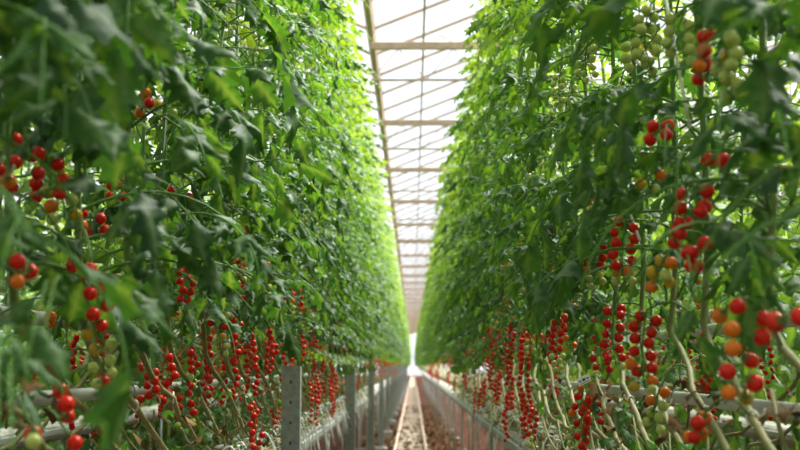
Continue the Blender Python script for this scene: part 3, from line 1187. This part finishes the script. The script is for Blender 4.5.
# growing gutters
GUT = [(XL, -1, GEND - 2, 'left', 'beside the aisle under the left row'), (XR, 1, GEND - 2, 'right', 'beside the aisle under the right row'),
       (XL - 1.6, -1, 30, 'left', 'beyond the next path behind the left row'), (XR + 1.6, 1, 30, 'right', 'beyond the next path behind the right row')]
for n, (X, side, y1, sn, where) in enumerate(GUT):
    e = obj('growing_gutter', None, None, (X, 0, 0), 0, f'long white steel growing gutter {where}', 'gutter', 'growing gutters')
    a = MB()
    prof = [(-.112, .992), (-.105, .998), (-.098, .992), (-.098, .945), (-.03, .945), (-.015, .915), (.015, .915), (.03, .945), (.098, .945), (.098, .992), (.105, .998), (.112, .992),
            (.112, .962), (.101, .935), (.03, .935), (.018, .905), (-.018, .905), (-.03, .935), (-.101, .935), (-.112, .962)]
    k = len(prof)
    v = [(p, -.5, z) for p, z in prof] + [(p, y1, z) for p, z in prof]
    a.add(v, [(i, (i + 1) % k, k + (i + 1) % k, k + i) for i in range(k)])
    obj('trough', a.mesh('trough', [M_GUTTER], False), e)
    lm = MB()
    tube(lm, [(-.09, 0, 0), (-.085, 0, .93)], .011, 6)
    tube(lm, [(.09, 0, 0), (.085, 0, .93)], .011, 6)
    tube(lm, [(-.09, 0, .35), (.09, 0, .35)], .009, 6)
    LEG = lm.mesh('support_leg', [M_GUTTER])
    y = 1.2
    while y < min(y1, 60):
        obj('support_leg', LEG, e, (0, y, 0))
        y += 2.2

# slabs in the gutters
sm = MB()
box(sm, (-.088, -.49, 0), (.088, .49, .075), 0, .016)
SLAB = sm.mesh('wrap', [M_SLABW], False)
for n, (X, side, y1, sn, where) in enumerate(GUT):
    y, i = 1.1, 0
    while y < (30 if n < 2 else 13):
        i += 1
        obj('growing_slab', SLAB, None, (X, y, .9455), 0,
            f'{ordinal(i)} white wrapped slab from the near end of the gutter {"under" if n < 2 else "beyond"} the {sn} row',
            'slab', f'growing slabs {"under" if n < 2 else "beyond"} the {sn} row')
        y += 1.0

# white grow pipes behind the first plants, with hangers
for (X, z, lab) in ((.665, CAM_Z - .078, 'white grow pipe low behind the right row, just above the slabs'), (1.03, CAM_Z + .125, 'higher white grow pipe further behind the right row'),
                    (-.72, CAM_Z - .062, 'white grow pipe low behind the left row, just above the slabs'), (-1.03, CAM_Z + .13, 'higher white grow pipe further behind the left row')):
    e = obj('grow_pipe', None, None, (X, 0, z), 0, lab, 'pipe', 'white grow pipes')
    a = MB()
    tube(a, [(0, .3, 0), (0, 40, 0)], .020 if abs(X) > .9 else .0145, 12)
    obj('pipe', a.mesh('pipe', [M_PIPE]), e)
    if 'hang' not in bpy.data.meshes:
        a = MB()
        tube(a, [(0.024 * math.cos(t), 0, 0.024 * math.sin(t)) for t in np.linspace(-PI * 1.5, PI * .4, 12)], .0022, 5)
        tube(a, [(0, 0, .024), (0, 0, 2.6)], .0016, 4)
        a.mesh('hang', [M_STEEL])
    for k in range(9):
        obj('hanger', bpy.data.meshes['hang'], e, (0, 2.9 + 4 * k, 0))

# drip hose along each gutter and arching drip tubes
for side, X in ((-1, XL), (1, XR)):
    sn = 'left' if side < 0 else 'right'
    a = MB()
    tube(a, [(X - side * .02 + .008 * math.sin(y * 2.1), y, BASE_Z + .013) for y in np.arange(.5, 40, .5)], .010, 7)
    obj('drip_hose', a.mesh('drip_hose', [M_TUBE]), label=f'pale drip hose lying along the slabs of the {sn} aisle row', cat='hose')
    r = random.Random(55 + side)
    y, i = 1.7, 0
    lim = 15 if side < 0 else 10
    protos = []
    for k in range(6):
        rr = random.Random(k + 9)
        a = MB()
        pts = []
        reach, hgt, dropz, dy = rr.uniform(.10, .17), rr.uniform(.06, .13), rr.uniform(.05, .22), rr.uniform(-.12, .12)
        for s in np.linspace(0, 1, 11):
            pts.append((reach * s ** .8, dy * s, hgt * math.sin(PI * min(1, s * 1.15)) * (1 - s * .3) - dropz * s ** 3))
        tube(a, pts, .0033, 5)
        protos.append(a.mesh('drip_tube', [M_TUBE]))
    while y < lim:
        i += 1
        obj('drip_tube', protos[r.randrange(6)], None, (X - side * .03, y, BASE_Z + .02), (0 if side < 0 else PI) + r.uniform(-.4, .4),
            f'thin white drip tube arching over the {sn} gutter edge, {ordinal(i)} from the near end', 'tube', f'drip tubes of the {sn} gutter')
        y += (.16 if side < 0 else .34) * r.uniform(.7, 1.3)

# old bare stems bundled along the slabs
for side, X in ((-1, XL), (1, XR)):
    sn = 'left' if side < 0 else 'right'
    a = MB()
    r = random.Random(91 + side)
    for k in range(560 if side < 0 else 380):
        y0 = 1.0 + 13 * r.random() ** 1.4
        L = r.uniform(.25, .9)
        d = 1 if side > 0 else -1
        x0 = X - side * r.uniform(-.06, .12)
        z0 = BASE_Z + r.uniform(.01, .05)
        rise = r.uniform(.0, .30) * r.random() ** 2
        pts = [(x0 + .02 * math.sin(s * 4 + k), y0 + d * L * s, z0 + rise * s ** 1.3 + .012 * math.sin(6 * s + k)) for s in np.linspace(0, 1, 7)]
        tube(a, pts, r.uniform(.0018, .0045), 5, 0, np.full(7, r.uniform(.01, .3)))
    for k in range(1400):
        V, Q, TT = T_LO[r.randrange(5)]
        an = r.uniform(0, 6.28)
        d = np.array([math.cos(an), math.sin(an), r.uniform(-.9, .5)])
        yy = np.array([-math.sin(an), math.cos(an), r.uniform(-.8, .8)])
        c = np.array([X - side * r.uniform(-.10, .12), 1.2 + 14 * r.random() ** 1.4, BASE_Z + .03 + .30 * r.random() ** 1.8])
        a.add(c + (V[:, :1] * d + V[:, 1:2] * yy + V[:, 2:3] * np.array([0, 0, 1.5])) * r.uniform(.018, .045), Q, None, r.choice((1, 2, 2)), np.full((len(V), 2), (.2, 0)))
    obj('old_vines', a.mesh('old_vines', [M_STEM, M_DRYLEAF, M_LEAF]), label=f'tangle of dry leafless vine stems over the slabs of the {sn} aisle row', cat='vines', kind='stuff')

# rails on the floor
RXC = -.048
e = obj('pipe_rail_track', None, None, (RXC, 0, 0), 0, 'pair of worn pipe rails on sleepers running down the middle of the aisle', 'rails')
for sx in (-.245, .245):
    a = MB()
    tube(a, [(sx, 1, .055), (sx, GEND - 1, .055)], .0255, 10)
    obj('rail', a.mesh('rail', [M_RAIL]), e)
a = MB()
box(a, (-.33, -.06, 0), (.33, .06, .03), 0, .006)
SLP = a.mesh('sleeper', [M_SLEEP], False)
for k in range(70):
    obj('sleeper', SLP, e, (rnd.uniform(-.02, .02), 7 + k * 1.0, 0))
a = MB()
box(a, (RXC - .22, 0, -.02), (RXC + .22, GEND - .2, .004))
obj('floor_sheet', a.mesh('floor_sheet', [M_STRIP], False), kind='structure')

# leaf litter and fallen tomatoes
a = MB()
r = random.Random(5)
for k in range(2600):
    y = 6 + 34 * r.random() ** 1.5
    x = RXC + r.uniform(-.85, .85)
    if abs(x - RXC) < .3 and r.random() < .45:
        continue
    V, Q, TT = T_LO[r.randrange(3)]
    s = r.uniform(.05, .13)
    an = r.uniform(0, 6.28)
    d = np.array([math.cos(an), math.sin(an), r.uniform(-.1, .4)])
    yv_ = np.array([-math.sin(an), math.cos(an), r.uniform(-.3, .3)])
    W = np.array([x, y, .012]) + (V[:, :1] * d + V[:, 1:2] * yv_ + abs(V[:, 2:3]) * np.array([0, 0, 1.2])) * s
    W[:, 2] = np.maximum(W[:, 2], .004)
    a.add(W, Q, None, 0)
obj('leaf_litter', a.mesh('leaf_litter', [M_DRYLEAF]), label='curled brown dry leaves littering the aisle floor beside the rails', cat='leaf litter', kind='stuff')
for k in range(46):
    sd = 1 if k % 2 else -1
    x = RXC + sd * r.uniform(.34, .8)
    y = r.uniform(12, 28)
    rad = r.uniform(.012, .016)
    obj('fallen_tomato', TOM[0][0], None, (x, y, rad + .002), r.uniform(0, 6), f'small red tomato fallen on the floor under the {"right" if sd > 0 else "left"} row', 'tomato',
        f'fallen tomatoes under the {"right" if sd > 0 else "left"} row', scale=(rad, rad, rad))

# plant tag on its clip
P = on_row(584, 380, .47)
e = obj('plant_tag', None, None, P, -.35, 'small white tag with dark print on a lime clip above the right grow pipe', 'tag')
a = MB()
box(a, (-.019, -.001, -.012), (.019, .001, .012), 0, .0006)
tg = obj('card', a.mesh('card', [M_TAGW], False), e)
tg.rotation_euler = (-.35, -.45, 0)
a = MB()
for (x0, x1, z0, z1) in ((-.004, .004, -.003, .004), (-.014, -.007, -.002, .001), (.007, .015, -.001, .002), (-.014, .014, -.009, -.0075)):
    box(a, (x0, -.0016, z0), (x1, -.0009, z1))
obj('print', a.mesh('print', [M_INK], False), tg)
a = MB()
tube(a, [(.012, .006, .012), (.026, .012, .022), (.040, .016, .020), (.046, .016, .008)], .0038, 7)
obj('clip', a.mesh('clip', [M_TAGG]), e)

# yellow sticky traps among the leaves
for k, (px, py, X, w, h, lab) in enumerate(((637, 35, .76, .055, .10, 'yellow sticky trap hung behind the green trusses high in the right row'),
                                            (794, 176, .92, .05, .05, 'yellow sticky trap behind the right leaves at the frame edge'))):
    P = on_row(px, py, X)
    e = obj('sticky_trap', None, None, P, .5, lab, 'trap', 'yellow sticky traps')
    a = MB()
    box(a, (-w, -.001, -h / 2), (w, .001, h / 2), 0, .0006)
    obj('card', a.mesh('card', [M_TRAP], False), e)
    a = MB()
    tube(a, [(0, 0, h / 2 - .01), (0, 0, h / 2 + 1.2)], .0012, 4)
    obj('hook_string', a.mesh('hook_string', [M_TWINE]), e)

# -------------------------------------------------------------- the light
w = bpy.data.worlds.new('sky')
S.world = w
w.use_nodes = True
nt = w.node_tree
nt.nodes.clear()
out = nt.nodes.new('ShaderNodeOutputWorld')
bg = nt.nodes.new('ShaderNodeBackground')
tc = nt.nodes.new('ShaderNodeTexCoord')
no = nt.nodes.new('ShaderNodeTexNoise')
no.inputs['Scale'].default_value = 2.2
no.inputs['Detail'].default_value = 4
cr = nt.nodes.new('ShaderNodeValToRGB')
cr.color_ramp.elements[0].position = .36
cr.color_ramp.elements[0].color = (.72, .83, .95, 1)
cr.color_ramp.elements[1].position = .56
cr.color_ramp.elements[1].color = (1, .99, .97, 1)
nt.links.new(tc.outputs['Generated'], no.inputs['Vector'])
nt.links.new(no.outputs['Fac'], cr.inputs['Fac'])
nt.links.new(cr.outputs['Color'], bg.inputs['Color'])
bg.inputs['Strength'].default_value = 0.8
nt.links.new(bg.outputs[0], out.inputs[0])

sun = bpy.data.lights.new('sun', 'SUN')
sun.energy = 13.0
sun.angle = math.radians(25)
sun.color = (1.0, .97, .90)
so = bpy.data.objects.new('sun', sun)
COL.objects.link(so)
so.rotation_euler = Vector((-.40, -.42, -.81)).to_track_quat('-Z', 'Y').to_euler()

S.view_settings.view_transform = 'Standard'
S.view_settings.look = 'None'
S.view_settings.exposure = 0.78
S.view_settings.gamma = 1
S.view_settings.use_curve_mapping = False
S.cycles.use_denoising = True
S.cycles.max_bounces = 8
S.cycles.diffuse_bounces = 4
S.cycles.transmission_bounces = 6
S.cycles.transparent_max_bounces = 12
S.cycles.sample_clamp_indirect = 8
